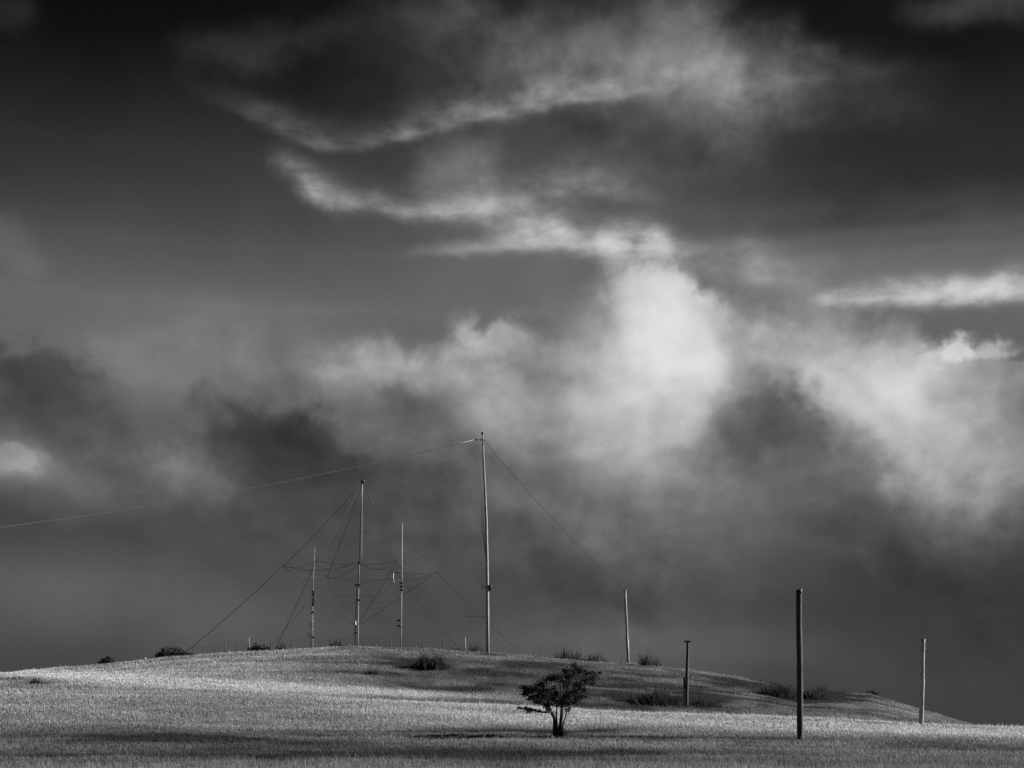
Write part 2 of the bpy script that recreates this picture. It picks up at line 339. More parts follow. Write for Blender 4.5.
ys = np.concatenate([[-4000, -1500, -500, -150, -60, -20, -5], np.arange(0, 30, 2.0), np.arange(30, 60, 0.8), np.arange(60, 172, 0.55),
                     np.arange(172, 200, 3.0), [210, 225, 245, 270, 300, 350, 420, 520, 700, 1000, 1400, 2000, 3000, 4500, 6500, 9000]])
s_in = np.linspace(-0.46, 0.46, 360)
s_out = np.array([0.48, 0.5, 0.54, 0.6, 0.7, 0.85, 1.05, 1.4, 2, 3, 5, 9, 16, 30, 60])
ss_ = np.concatenate([-s_out[::-1], s_in, s_out])
YY, SS = np.meshgrid(ys, ss_, indexing='ij')
WW = np.clip(YY, 60, 400) + np.maximum(YY - 400, 0) * 0.35
XX = SS * WW
ZZ = H(XX, YY)
ny, nx = XX.shape
verts = np.stack([XX, YY, ZZ], -1).reshape(-1, 3)
ii = np.arange(ny * nx).reshape(ny, nx)
quads = np.stack([ii[:-1, :-1], ii[:-1, 1:], ii[1:, 1:], ii[1:, :-1]], -1).reshape(-1, 4)

def mesh_np(name, verts, faces, mat, smooth=False, parent=None, attr=None):
    me = bpy.data.meshes.new(name); k = faces.shape[1]
    me.vertices.add(len(verts)); me.vertices.foreach_set('co', np.ascontiguousarray(verts, np.float32).ravel())
    me.loops.add(faces.size); me.loops.foreach_set('vertex_index', np.ascontiguousarray(faces, np.int32).ravel())
    me.polygons.add(len(faces)); me.polygons.foreach_set('loop_start', np.arange(0, faces.size, k, dtype=np.int32))
    me.polygons.foreach_set('loop_total', np.full(len(faces), k, np.int32))
    if smooth: me.polygons.foreach_set('use_smooth', np.ones(len(faces), bool))
    if attr is not None:
        at_ = me.attributes.new('tone', 'FLOAT', 'POINT'); at_.data.foreach_set('value', attr.astype(np.float32))
    me.update(); me.validate()
    me.materials.append(mat)
    o = bpy.data.objects.new(name, me); COL.objects.link(o)
    if parent: o.parent = parent
    return o

def tag(o, label=None, cat=None, group=None, kind=None):
    if label: o['label'] = label
    if cat: o['category'] = cat
    if group: o['group'] = group
    if kind: o['kind'] = kind
    return o
def thing(name, loc, label, cat, group=None):
    o = bpy.data.objects.new(name, None); COL.objects.link(o); o.location = loc; o.empty_display_size = 0.5
    return tag(o, label, cat, group)

# ------------------------------------------------------------------ materials (all neutral grey: the photograph is black and white)
def grey(v): return (v, v, v, 1)
def mat_grass(name, lo, hi, transl=0.35):
    m = bpy.data.materials.new(name); m.use_nodes = True; T = NT(m.node_tree)
    a = T.n('ShaderNodeAttribute', attribute_name='tone')
    c = T.n('ShaderNodeTexCoord')
    nz = T.noise(c.outputs['Object'], 6.0, 3, 0.6)
    v = T.mapr(a.outputs['Fac'], 0, 1, lo, hi)
    v = T.math('MULTIPLY', v, T.mapr(nz.outputs['Fac'], .3, .7, .7, 1.3))
    d = T.n('ShaderNodeBsdfDiffuse'); T.put(d.inputs['Color'], v)
    out = T.n('ShaderNodeOutputMaterial')
    if transl:
        tr = T.n('ShaderNodeBsdfTranslucent'); T.put(tr.inputs['Color'], v)
        mx = T.n('ShaderNodeMixShader'); mx.inputs[0].default_value = transl
        T.put(mx.inputs[1], d.outputs[0]); T.put(mx.inputs[2], tr.outputs[0]); T.put(out.inputs['Surface'], mx.outputs[0])
    else:
        bmp = T.n('ShaderNodeBump'); bmp.inputs['Strength'].default_value = 0.9; bmp.inputs['Distance'].default_value = 0.15
        n3 = T.noise(c.outputs['Object'], 5.0, 6, 0.7); T.put(bmp.inputs['Height'], n3.outputs['Fac']); T.put(d.inputs['Normal'], bmp.outputs[0])
        T.put(out.inputs['Surface'], d.outputs[0])
    return m
def mat_plain(name, v, var=0.3, scale=(3, 3, 3), rough=0.8, metal=0.0, bump=0.0, nscale=4.0):
    m = bpy.data.materials.new(name); m.use_nodes = True; T = NT(m.node_tree)
    c = T.n('ShaderNodeTexCoord'); mp = T.n('ShaderNodeMapping'); T.put(mp.inputs['Vector'], c.outputs['Object']); mp.inputs['Scale'].default_value = scale
    nz = T.noise(mp.outputs[0], nscale, 6, 0.65)
    vv = T.mapr(nz.outputs['Fac'], .3, .7, v * (1 - var), v * (1 + var))
    p = T.n('ShaderNodeBsdfPrincipled'); T.put(p.inputs['Base Color'], vv); p.inputs['Roughness'].default_value = rough; p.inputs['Metallic'].default_value = metal
    p.inputs['Specular IOR Level'].default_value = 0.25
    if bump:
        b = T.n('ShaderNodeBump'); b.inputs['Strength'].default_value = bump; b.inputs['Distance'].default_value = 0.05
        T.put(b.inputs['Height'], nz.outputs['Fac']); T.put(p.inputs['Normal'], b.outputs[0])
    o = T.n('ShaderNodeOutputMaterial'); T.put(o.inputs['Surface'], p.outputs[0])
    return m
def mat_leaf(name, v, transl=0.25):
    m = bpy.data.materials.new(name); m.use_nodes = True; T = NT(m.node_tree)
    c = T.n('ShaderNodeTexCoord'); nz = T.noise(c.outputs['Object'], 3.0, 4, 0.6)
    vv = T.mapr(nz.outputs['Fac'], .3, .7, v * .55, v * 1.45)
    d = T.n('ShaderNodeBsdfDiffuse'); T.put(d.inputs['Color'], vv); tr = T.n('ShaderNodeBsdfTranslucent'); T.put(tr.inputs['Color'], vv)
    mx = T.n('ShaderNodeMixShader'); mx.inputs[0].default_value = transl
    T.put(mx.inputs[1], d.outputs[0]); T.put(mx.inputs[2], tr.outputs[0])
    o = T.n('ShaderNodeOutputMaterial'); T.put(o.inputs['Surface'], mx.outputs[0])
    return m
M_GROUND = mat_grass('meadow_soil', 0.03, 0.26, 0)
M_GRASS = mat_grass('meadow_grass', 0.03, 0.62, 0.38)
M_WOOD = mat_plain('weathered_wood', 0.34, .75, (9, 9, .8), .9, bump=1.0)
M_DARKWOOD = mat_plain('tarred_wood', 0.09, .45, (9, 9, .8), .9, bump=1.0)
M_BARK = mat_plain('bark', 0.05, .4, (5, 5, 2), .95, bump=.6)
M_LEAF = mat_leaf('dark_leaves', 0.045, .2)
M_SCRUB = mat_leaf('scrub_leaves', 0.05, .25)
M_WEED = mat_leaf('weed_stalks', 0.07, .3)
M_WIREDARK = mat_plain('dark_cable', 0.04, .2, rough=.7)
M_WIREPALE = mat_plain('bright_wire', 0.8, .15, rough=.5)
M_STEEL = mat_plain('galvanised_steel', 0.45, .25, rough=.55)
M_DARKSTEEL = mat_plain('dark_steel', 0.05, .3, rough=.6)
M_PORC = mat_plain('porcelain', 0.7, .1, rough=.4)

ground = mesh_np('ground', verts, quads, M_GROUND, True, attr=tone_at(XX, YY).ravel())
tag(ground, kind='structure')

# ------------------------------------------------------------------ grass: one object, blades
def grass(N, y0, y1, hmin, hmax, wpx):
    # denser near the viewer: even in angle
    g = rng.random(N)
    y = 1 / (1 / y0 + g * (1 / y1 - 1 / y0))
    y = np.where(rng.random(N) < 0.45, y0 + (y1 - y0) * rng.random(N), y)
    u = (rng.random(N) * 2 - 1) * 0.43
    x = u * np.maximum(y, 30)
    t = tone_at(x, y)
    cl = fbm(x / 0.9, y / 0.9, 55, 2)
    keep = rng.random(N) < 0.75 + cl * 0.5
    x, y, t, cl = x[keep], y[keep], t[keep], cl[keep]; n = len(x)
    z = H(x, y)
    h = (hmin + (hmax - hmin) * rng.random(n)) * (0.8 + 0.5 * np.clip(cl, -1, 1)) * np.where(t < .2, .8, 1) * (1 + .2 * (1 - sstep(38, 62, y)))
    wd = wpx * y / F * (0.6 + 0.8 * rng.random(n))
    th = rng.random(n) * math.pi
    lean = rng.normal(0, 0.28, (n, 2)); lean[:, 0] -= 0.12
    dx = np.cos(th) * wd / 2; dy = np.sin(th) * wd / 2
    b0 = np.stack([x - dx, y - dy, z - 0.03], -1); b1 = np.stack([x + dx, y + dy, z - 0.03], -1)
    mid = np.stack([x + lean[:, 0] * h * .5, y + lean[:, 1] * h * .5, z + h * .6], -1)
    m0 = mid - np.stack([dx, dy, 0 * dx], -1) * .8; m1 = mid + np.stack([dx, dy, 0 * dx], -1) * .8
    tip = np.stack([x + lean[:, 0] * h * 1.1, y + lean[:, 1] * h * 1.1, z + h], -1)
    V = np.stack([b0, b1, m0, m1, tip], 1).reshape(-1, 3)
    base = (np.arange(n) * 5)[:, None]
    Ft = np.concatenate([base + np.array([[0, 1, 3]]), base + np.array([[0, 3, 2]]), base + np.array([[2, 3, 4]])], 0)
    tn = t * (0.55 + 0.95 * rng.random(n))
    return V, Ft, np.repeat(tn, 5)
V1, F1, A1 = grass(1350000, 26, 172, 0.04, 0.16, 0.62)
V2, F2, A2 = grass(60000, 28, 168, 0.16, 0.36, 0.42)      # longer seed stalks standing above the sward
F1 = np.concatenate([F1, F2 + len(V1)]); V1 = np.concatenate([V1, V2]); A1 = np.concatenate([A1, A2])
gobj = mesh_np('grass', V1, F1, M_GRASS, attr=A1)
tag(gobj, 'tall dry grass covering the whole meadow and hillside', 'grass', kind='stuff')

# ------------------------------------------------------------------ mesh helpers
def tube(pts, radii, n=8, seed=0, jit=0.0, cap=True):
    """a tapered tube along points -> verts, faces(list)"""
    r_ = np.random.default_rng(seed)
    pts = [Vector(p) for p in pts]; V = []; Fc = []
    if not hasattr(radii, '__len__'): radii = [radii] * len(pts)
    up = Vector((0.13, 0.99, 0.05))
    for i, p in enumerate(pts):
        d = (pts[min(i + 1, len(pts) - 1)] - pts[max(i - 1, 0)]).normalized()
        a = d.cross(up); a = a.normalized() if a.length > 1e-3 else Vector((1, 0, 0)); b = d.cross(a).normalized()
        for k in range(n):
            an = 2 * math.pi * k / n; rr = radii[i] * (1 + jit * (r_.random() - .5))
            V.append(tuple(p + a * math.cos(an) * rr + b * math.sin(an) * rr))
    for i in range(len(pts) - 1):
        for k in range(n):
            Fc.append((i * n + k, i * n + (k + 1) % n, (i + 1) * n + (k + 1) % n, (i + 1) * n + k))
    if cap: Fc.append(tuple(range(n))[::-1]); Fc.append(tuple((len(pts) - 1) * n + k for k in range(n)))
    return V, Fc
def box(c, sx, sy, sz, rz=0, bev=0.12):
    """bevelled-edge box"""
    V = []; cz, sn = math.cos(rz), math.sin(rz); b = bev * min(sx, sy, sz)
    prof = [(-sz / 2, b), (-sz / 2 + b, 0), (sz / 2 - b, 0), (sz / 2, b)]
    for z, ins in prof:
        hx, hy = sx / 2 - ins, sy / 2 - ins
        for x, y in ((-hx, -hy + b), (-hx + b, -hy), (hx - b, -hy), (hx, -hy + b), (hx, hy - b), (hx - b, hy), (-hx + b, hy), (-hx, hy - b)):
            V.append((c[0] + x * cz - y * sn, c[1] + x * sn + y * cz, c[2] + z))
    Fc = [(i * 8 + k, i * 8 + (k + 1) % 8, (i + 1) * 8 + (k + 1) % 8, (i + 1) * 8 + k) for i in range(3) for k in range(8)]
    Fc.append(tuple(range(8))[::-1]); Fc.append(tuple(range(24, 32)))
    return V, Fc
def lathe(c, prof, n=10):
    V = []; Fc = []
    for r, z in prof:
        for k in range(n): V.append((c[0] + r * math.cos(2 * math.pi * k / n), c[1] + r * math.sin(2 * math.pi * k / n), c[2] + z))
    for i in range(len(prof) - 1):
        for k in range(n): Fc.append((i * n + k, i * n + (k + 1) % n, (i + 1) * n + (k + 1) % n, (i + 1) * n + k))
    Fc.append(tuple(range(n))[::-1]); Fc.append(tuple((len(prof) - 1) * n + k for k in range(n)))
    return V, Fc
def merge(*shapes):
    V = []; Fc = []
    for v, f in shapes:
        o = len(V); V += list(v); Fc += [tuple(i + o for i in q) for q in f]
    return V, Fc
def part(name, shape, mat, parent, smooth=True, label=None):
    """mesh given in world coordinates, stored relative to its thing's base"""
    V, Fc = shape
    root = parent
    off = Vector((0, 0, 0))
    while root is not None: off += root.location; root = root.parent
    me = bpy.data.meshes.new(name)
    me.from_pydata([(v[0] - off.x, v[1] - off.y, v[2] - off.z) for v in V], [], Fc); me.update()
    if smooth:
        for p in me.polygons: p.use_smooth = True
    me.materials.append(mat)
    o = bpy.data.objects.new(name, me); COL.objects.link(o); o.parent = parent
    if label: o['label'] = label
    return o
def single(name, shape, mat, label, cat, group=None, smooth=True):
    V, Fc = shape; c = Vector(V[0])
    me = bpy.data.meshes.new(name); me.from_pydata([tuple(Vector(v) - c) for v in V], [], Fc); me.update()
    if smooth:
        for p in me.polygons: p.use_smooth = True
    me.materials.append(mat)
    o = bpy.data.objects.new(name, me); COL.objects.link(o); o.location = c
    return tag(o, label, cat, group)
def sagline(a, b, sag, n=14, side=0):
    out = []
    for i in range(n + 1):
        t = i / n; p = a.lerp(b, t); p = p.copy(); p.z -= sag * 4 * t * (1 - t); out.append(p)
    return out
def wobble(a, b, amp, n, seed):
    r_ = random.Random(seed); out = []; ax = ay = 0
    ph = r_.random() * 6
    for i in range(n + 1):
        t = i / n; p = a.lerp(b, t)
        e = math.sin(math.pi * t)
        p += Vector((amp * e * (math.sin(3.1 * t + ph) + .35 * math.sin(11 * t + ph)), amp * e * math.cos(4 * t + ph), 0)); out.append(p)
    return out
def lerp_r(r0, r1, n): return [r0 + (r1 - r0) * i / n for i in range(n + 1)]

# ------------------------------------------------------------------ poles
def pole_shaft(base, top, r0, r1, amp, seed, n=18, sides=12):
    pts = wobble(base - Vector((0, 0, .3)), top, amp, n, seed)
    return tube(pts, lerp_r(r0, r1, n), sides, seed, 0.1)

# big pole in the right foreground
Y = find_y(800, 738, 55, 90); b = at(800, Y); tp = at(799, Y, 590)
t = thing('timber_pole', b, 'thick bare timber pole on the grass, the nearest and heaviest, right of the tree', 'pole', 'bare timber poles')
part('shaft', pole_shaft(b, tp, .15, .135, .02, 3, sides=16), M_DARKWOOD, t)
part('pole_cap', merge([(lambda vf: ([(x, y, z + (x - tp.x) * .35 * (z > tp.z - .05)) for x, y, z in vf[0]], vf[1]))(lathe(tp, [(.137, -.22), (.15, -.21), (.15, .0), (.12, .03)], 16))][0]), M_DARKSTEEL, t)
part('steel_band', lathe(b + Vector((0, 0, 2.35)), [(.148, 0), (.158, .01), (.158, .07), (.148, .08)], 16), M_DARKSTEEL, t)
part('bolt', tube([tp + Vector((-.17, 0, -.5)), tp + Vector((.19, 0, -.5))], .018, 6), M_DARKSTEEL, t)

# pole at the far right on the meadow's edge
Y = find_y(921, 722.5, 80, 96); b = at(920.8, Y); tp = at(923.2, Y, 639)
t = thing('timber_pole', b, 'pale bare timber pole at far right, standing where the meadow meets the sky', 'pole', 'bare timber poles')
part('shaft', pole_shaft(b, tp, .15, .135, .03, 8, sides=14), M_WOOD, t)
part('bolt', tube([tp + Vector((-.2, 0, -.6)), tp + Vector((.22, 0, -.6))], .02, 6), M_DARKSTEEL, t)

# short pole with the T top, on the hill's foot
Y = find_y(687, 704.5, 106, 140); b = at(686.6, Y); tp = at(687.8, Y, 642)
t = thing('capped_pole', b, 'short pole with a flat T shaped top, at the dark foot of the hill', 'pole')
part('shaft', pole_shaft(b, tp, .15, .12, .02, 5, sides=12), M_DARKWOOD, t)
part('crossarm', box(tp + Vector((0, 0, .05)), .62, .26, .13), M_DARKWOOD, t)
for dx in (-.22, .22): part('insulator', lathe(tp + Vector((dx, 0, .11)), [(.045, 0), (.06, .03), (.04, .06), (.05, .09), (.02, .12)], 8), M_DARKSTEEL, t)
bm_ = at(686.2, Y, 683); part('junction_box', box(bm_ + Vector((-.13, 0, 0)), .2, .28, .95), M_DARKSTEEL, t)
part('stub_post', tube([b + Vector((-.17, -.05, -.2)), bm_ + Vector((-.17, -.05, .5))], [.1, .08], 10), M_WOOD, t)

# leaning pole right of the tree, on the skyline
Y = 160; b = at(628, Y); tp = at(625.3, Y, 590)
t = thing('leaning_pole', b, 'thin crooked pole leaning left on the skyline above the tree, with a whip on top', 'pole')
pts = [b - Vector((0, 0, .3)), at(627.8, Y, 652), at(627.0, Y, 640), at(626.7, Y, 625), at(625.6, Y, 606), tp]
part('shaft', tube(pts, [.16, .15, .155, .13, .135, .11], 12, 4, .1), M_WOOD, t)
part('whip', tube([tp, at(625.6, Y, 583)], [.03, .018], 6), M_DARKSTEEL, t)
part('splice', tube([at(628.6, Y, 655), at(628.1, Y, 640)], [.1, .08], 8), M_WOOD, t)
part('eye_bolt', tube([tp + Vector((-.25, 0, -.15)), tp + Vector((.25, 0, -.15))], .04, 6), M_DARKSTEEL, t)
lean_top = tp.copy()

# main tall pole
Y = 158; b = at(487.6, Y); tp = at(482.6, Y, 436)
t = thing('tall_mast', b, 'tallest pole of all, dark and slender, standing alone on the hilltop', 'mast')
pts = [b - Vector((0, 0, .4)), at(487.5, Y, 610), at(487.0, Y, 560), at(486.2, Y, 520), at(484.9, Y, 490), at(483.6, Y, 460), tp]
part('shaft', tube(pts, [.2, .19, .17, .15, .13, .11, .08], 14, 2, .06), M_WOOD, t)
part('top_spike', tube([tp - Vector((0, 0, .2)), at(482.4, Y, 432)], [.09, .05], 8), M_DARKSTEEL, t)
part('top_cap', lathe(at(482.4, Y, 434.5), [(.05, 0), (.14, .08), (.14, .25), (.05, .3)], 10), M_DARKSTEEL, t)
part('top_crossbar', box(at(482.6, Y, 440), .5, .12, .12), M_DARKSTEEL, t)
for dx, m in ((-4.6, M_PORC), (3.2, M_DARKSTEEL)):
    part('equipment_box', box(at(487.1 + dx, Y, 587.5), .28, .3, .66), m, t, label='white box on the left of the mast' if dx < 0 else 'black box on the right of the mast')
part('clamp_arm', box(at(486.6, Y, 588), 1.0, .12, .1), M_DARKSTEEL, t)
part('stay_arm', tube([at(487, Y, 617), at(466, Y, 616.5)], .022, 6), M_WIREDARK, t)
part('pulley', lathe(at(476.5, Y, 439.5), [(.02, -.1), (.1, -.06), (.1, .06), (.02, .1)], 8), M_DARKSTEEL, t)
for k, x0 in enumerate((474.6, 476.6, 478.4)):
    pts = [at(x0, Y, 439.5), at(x0 + .3, Y, 465), at(x0 + 1.4 + .4 * k, Y, 485), at(x0 + 4.5 - .3 * k, Y, 505), at(486.0, Y, 560)]
    part('halyard', tube(pts, .016, 5), M_WIREDARK, t)
mast_hook = at(476.2, Y, 439.5); mast_r = at(484.5, Y, 441)

part('hoist_rope', tube(sagline(tp + Vector((0, 0, -.3)), mast_hook, .05, 6), .02, 5), M_WIREDARK, t)
# long aerial and stay
far_l = at(-420, 150, 560)
single('aerial_wire', tube(sagline(far_l, mast_hook, 2.6, 40), .034, 6), M_WIREPALE, 'long pale wire sagging across the sky from the left edge to the tallest mast', 'wire')
single('stay_wire', tube(sagline(mast_r, lean_top, .6, 20), .024, 6), M_WIREDARK, 'dark wire slanting down from the tallest mast to the crooked leaning pole', 'wire')

# ------------------------------------------------------------------ cage antenna
Y = 163; b = at(356.2, Y)
t = thing('cage_antenna', b, 'central spliced mast carrying a spreading cage of wires, middle of the three thin masts', 'antenna mast')
m1 = at(355.2, Y); m2 = at(357.9, Y)
part('lower_pole', tube([m1 - Vector((0, 0, .3)), at(355.0, Y, 632), at(356.5, Y, 600), at(357.2, Y, 584)], [.075, .07, .06, .05], 10, 3, .1), M_WOOD, t)
part('lower_pole', tube([m2 - Vector((0, 0, .3)), at(358, Y, 622), at(358.4, Y, 590), at(358.8, Y, 562)], [.075, .07, .06, .05], 10, 5, .1), M_WOOD, t)
part('upper_pole', tube([at(358.7, Y, 588), at(359.2, Y, 560), at(360.2, Y, 530), at(361.2, Y, 505)], [.06, .055, .05, .04], 10, 6, .1), M_WOOD, t)
part('upper_pole', tube([at(361.4, Y, 563), at(361.7, Y, 540), at(361.8, Y, 515), at(362.2, Y, 488)], [.055, .05, .045, .04], 10, 7, .1), M_WOOD, t)
part('top_pole', tube([at(361.3, Y, 510), at(362.6, Y, 481)], [.06, .045], 8), M_STEEL, t)
apex = at(362.8, Y, 481.5)
part('crown_ring', merge(lathe(apex, [(.05, -.12), (.22, -.08), (.26, 0), (.22, .1), (.05, .14)], 12)), M_DARKSTEEL, t)
for px_, py_ in ((356.5, 585), (359.5, 585), (356, 621), (356, 633), (359, 563), (358.6, 600)):
    part('clamp', box(at(px_, Y, py_), .42, .42, .16), M_DARKSTEEL, t)
part('feed_insulator', lathe(at(355.2, Y - .2, 623), [(.08, -.25), (.15, -.2), (.08, -.1), (.15, 0), (.08, .1), (.15, .2), (.06, .28)], 10), M_PORC, t)
feed = at(356.4, Y, 627)
R_ = 8.75; ringz = (HY - 569.5) / F * Y
ctr = Vector((at(360.3, Y).x, Y, ringz)); ring = []
for k in range(6):
    an = math.radians(60 * k + 3)
    ring.append(ctr + Vector((R_ * math.cos(an), R_ * math.sin(an), -.2 if k == 0 else .35 if k == 3 else 0)))
anch = [(526, 655, 164), (464, 649, 164), (263, 648, 165), (175, 655, 163), (274, 648, 158), (421, 648, 158)]
for k in range(6):
    part('cone_wire', tube(sagline(apex, ring[k], .25, 8), .03, 5), M_WIREDARK, t)
    part('feed_wire', tube(sagline(ring[k], feed, .12, 8), .022, 5), M_WIREDARK, t)
    px_, _, yy = anch[k]; g_ = at(px_, yy)
    part('guy_wire', tube(sagline(ring[k], g_ - Vector((0, 0, .1)), .2, 8), .032, 5), M_WIREDARK, t)
    nxt = ring[(k + 1) % 6]
    part('ring_wire', tube(sagline(ring[k], nxt, .45, 8), .02, 5), M_WIREDARK, t)
    part('spreader_insulator', lathe(ring[k], [(.03, -.1), (.07, -.05), (.07, .05), (.03, .1)], 8), M_DARKSTEEL, t)
spk = at(358.8, Y, 562)
for k in (3, 4, 5, 0, 2): part('spoke_wire', tube(sagline(spk, ring[k], .9 if k in (4, 5) else .7, 10), .02, 5), M_WIREDARK, t)
for j in range(5):    # horizontal turns of the lower cage
    f_ = .12 + j * .13; pts = [ring[k % 6].lerp(feed, f_) for k in range(7)]
    part('cage_turn', tube(pts, .008, 5, cap=False), M_WIREDARK, t)

# left thin mast
Y = 160; b = at(312.6, Y)
t = thing('antenna_mast', b, 'leftmost thin mast on the hilltop, spliced from several poles with a small bracket low down', 'mast', 'thin spliced masts')
part('lower_pole', tube([b - Vector((0, 0, .3)), at(312.4, Y, 625), at(312.8, Y, 600), at(313.4, Y, 590)], [.075, .065, .06, .05], 10, 3, .1), M_WOOD, t)
part('upper_pole', tube([at(313.0, Y, 605), at(313.2, Y, 580), at(314.2, Y, 560), at(314.9, Y, 547)], [.06, .05, .04, .028], 10, 3, .1), M_WOOD, t)
part('stub_pole', tube([at(310.5, Y, 648), at(310.2, Y, 625), at(311.8, Y, 608)], [.07, .06, .045], 8, 3, .1), M_WOOD, t)
br_ = part('bracket', tube([at(307, Y, 637), at(312.6, Y, 636.5)], .05, 6), M_PORC, t)
part('bracket_pin', tube([at(308.4, Y, 637), at(308.4, Y, 633)], .04, 6), M_PORC, t)
for py_ in (592, 595, 600, 604, 612, 637):
    part('clamp', box(at(313.2, Y, py_), .36, .36, .14), M_DARKSTEEL, t)
part('conduit', tube([at(314.6, Y, 590), at(314.8, Y, 600), at(313.8, Y, 606)], .045, 6), M_DARKSTEEL, t)
# right thin mast
Y = 160; b = at(401.0, Y)
t = thing('antenna_mast', b, 'rightmost of the three thin masts, single straight rod with black brackets', 'mast', 'thin spliced masts')
part('lower_pole', tube([b - Vector((0, 0, .3)), at(401.3, Y, 615), at(401.8, Y, 583)], [.065, .055, .05], 10, 3, .1), M_WOOD, t)
part('upper_pole', tube([at(402.0, Y, 592), at(401.8, Y, 560), at(402.4, Y, 523)], [.07, .055, .03], 10, 3, .1), M_STEEL, t)
for px_, py_ in ((398.8, 620.5), (399.1, 626.0)):
    part('bracket', box(at(px_, Y, py_), .42, .2, .2), M_DARKSTEEL, t)
for py_ in (583, 586.5, 590): part('clamp', box(at(401.5, Y, py_), .42, .3, .16), M_DARKSTEEL, t)
part('insulator_string', tube([at(393.6, Y, 572), at(393.2, Y, 578), at(394.2, Y, 583)], .045, 6), M_PORC, t)
part('arm', tube([at(393.6, Y, 572), at(402, Y, 572.6)], .035, 6), M_DARKSTEEL, t)
part('arm', tube([at(397.6, Y, 565), at(398.9, Y, 564), at(401.9, Y, 570)], .035, 6), M_DARKSTEEL, t)

# ------------------------------------------------------------------ fence on the skyline
fp = [(193.7, 168), (204.2, 168), (214.3, 168), (225.3, 168), (237, 168), (249.2, 167), (271, 167), (292.3, 167), (316, 167), (341, 168), (366, 168), (391, 168), (422.8, 168), (442.5, 168), (465.5, 164)]
t = thing('wire_fence', at(249.2, 167), 'low wire fence of thin posts running along the top of the hill behind the masts', 'fence')
tops = []
for i, (px_, Y_) in enumerate(fp):
    Y_ -= 3; b = at(px_, Y_); hgt = (1.6, 1.5, 1.5, 1.8, 1.6, 1.9, 1.5, 1.75, 1.4, 1.4, 1.4, 1.4, 1.55, 1.35, 1.6)[i]
    tp = b + Vector((random.uniform(-.06, .06), 0, hgt)); tops.append((b, tp))
    pale = i in (5, 14)
    part('post', tube([b - Vector((0, 0, .3)), tp], [.07 if pale else .06, .055 if pale else .05], 8, i, .1), M_WOOD if pale else M_DARKWOOD, t, label='pale stout post' if pale else None)
part('brace', tube([at(243.5, 164), at(249.2, 164) + Vector((0, 0, 1.2))], [.05, .04], 8), M_DARKWOOD, t)
for f_ in (.45, .7, .92):
    part('strand', tube([b.lerp(tp, f_) for b, tp in tops], .007, 4, cap=False), M_WIREDARK, t)
# white marker post
Y_ = 163; b = at(145.3, Y_)
single('marker_post', merge(tube([b - Vector((0, 0, .2)), b + Vector((0, 0, .6)), b + Vector((0, 0, .66))], [.06, .06, .02], 8)), M_PORC, 'tiny white post on the skyline between the two dark trees at left', 'post')

# ------------------------------------------------------------------ foliage
def leaves(clumps, per, size, seed, flat=0.6):
    """clumps: (centre, rx, ry, rz). Many small bent leaf faces"""
    r_ = np.random.default_rng(seed); V = []; Fc = []
    for (c, rx, ry, rz) in clumps:
        n = max(6, int(per * (rx * rz) ** .8))
        d = r_.normal(size=(n, 3)); d /= np.linalg.norm(d, axis=1)[:, None]
        rad = r_.random(n) ** .45 * (1 + .25 * r_.normal(size=n))
        p = np.array([c[0], c[1], c[2]]) + d * rad[:, None] * np.array([rx, ry, rz])
        a = r_.normal(size=(n, 3)); a[:, 2] *= flat; a /= np.linalg.norm(a, axis=1)[:, None]
        q = r_.normal(size=(n, 3)); q -= (q * a).sum(1)[:, None] * a; q /= np.linalg.norm(q, axis=1)[:, None]
        s = size * (.6 + .9 * r_.random(n))[:, None]
        v = np.stack([p - a * s, p + q * s * .45, p + a * s, p - q * s * .45], 1).reshape(-1, 3)
        o = len(V); V += [tuple(x) for x in v]
        Fc += [(o + 4 * i, o + 4 * i + 1, o + 4 * i + 2, o + 4 * i + 3) for i in range(n)]
    return V, Fc
def branch_to(a, b, r0, r1, seed, n=6, bend=.12):
    r_ = random.Random(seed); L = (b - a).length; pts = []
    off = Vector((r_.uniform(-1, 1), r_.uniform(-1, 1), r_.uniform(.1, .8))) * L * bend
    for i in range(n + 1):
        t_ = i / n; pts.append(a.lerp(b, t_) + off * math.sin(math.pi * t_) + Vector((r_.uniform(-1, 1), r_.uniform(-1, 1), r_.uniform(-1, 1))) * L * .02 * (0 < i < n))
    return tube(pts, lerp_r(r0, r1, n), 7, seed, .15)

GRP = {'weed_clump': 'weed clumps along the skyline', 'spiky_bush': 'spiky scrub bushes on the hill', 'dark_bush': 'dark bushes on the skyline', 'windswept_tree': 'windswept trees on the left skyline', 'grass_tuft': 'dark tufts in the grass'}
# the tree in the meadow
YT = find_y(557, 734, 55, 90); b = at(557, YT)
t = thing('meadow_tree', b, 'small windswept two stemmed tree with sparse dark crown alone in the meadow', 'tree')
def tp_(px, py, dy=0): return at(px, YT + dy, py)
fk1 = tp_(551.5, 712, -.1); fk2 = tp_(562.3, 705, .15)
st1 = tube([at(555.5, YT) - Vector((0, 0, .2)), tp_(554.6, 727), tp_(554.8, 719), fk1], [.13, .10, .085, .08], 9, 1, .25)
st2 = tube([at(558.3, YT) - Vector((0, 0, .2)), tp_(560.3, 727), tp_(561.6, 716, .1), fk2], [.12, .09, .08, .075], 9, 2, .25)
part('trunk', st1, M_BARK, t); part('trunk', st2, M_BARK, t)
part('trunk', tube([at(556.8, YT + .2) - Vector((0, 0, .2)), tp_(557.6, 726, .2), tp_(556.4, 716, .3), tp_(557.2, 706, .3)], [.055, .045, .04, .03], 7, 5, .25), M_BARK, t)
part('trunk', tube([at(559.6, YT - .15) - Vector((0, 0, .2)), tp_(561.8, 728, -.2), tp_(565.4, 717, -.3), tp_(568.2, 707, -.3)], [.045, .04, .03, .02], 7, 6, .25), M_BARK, t)
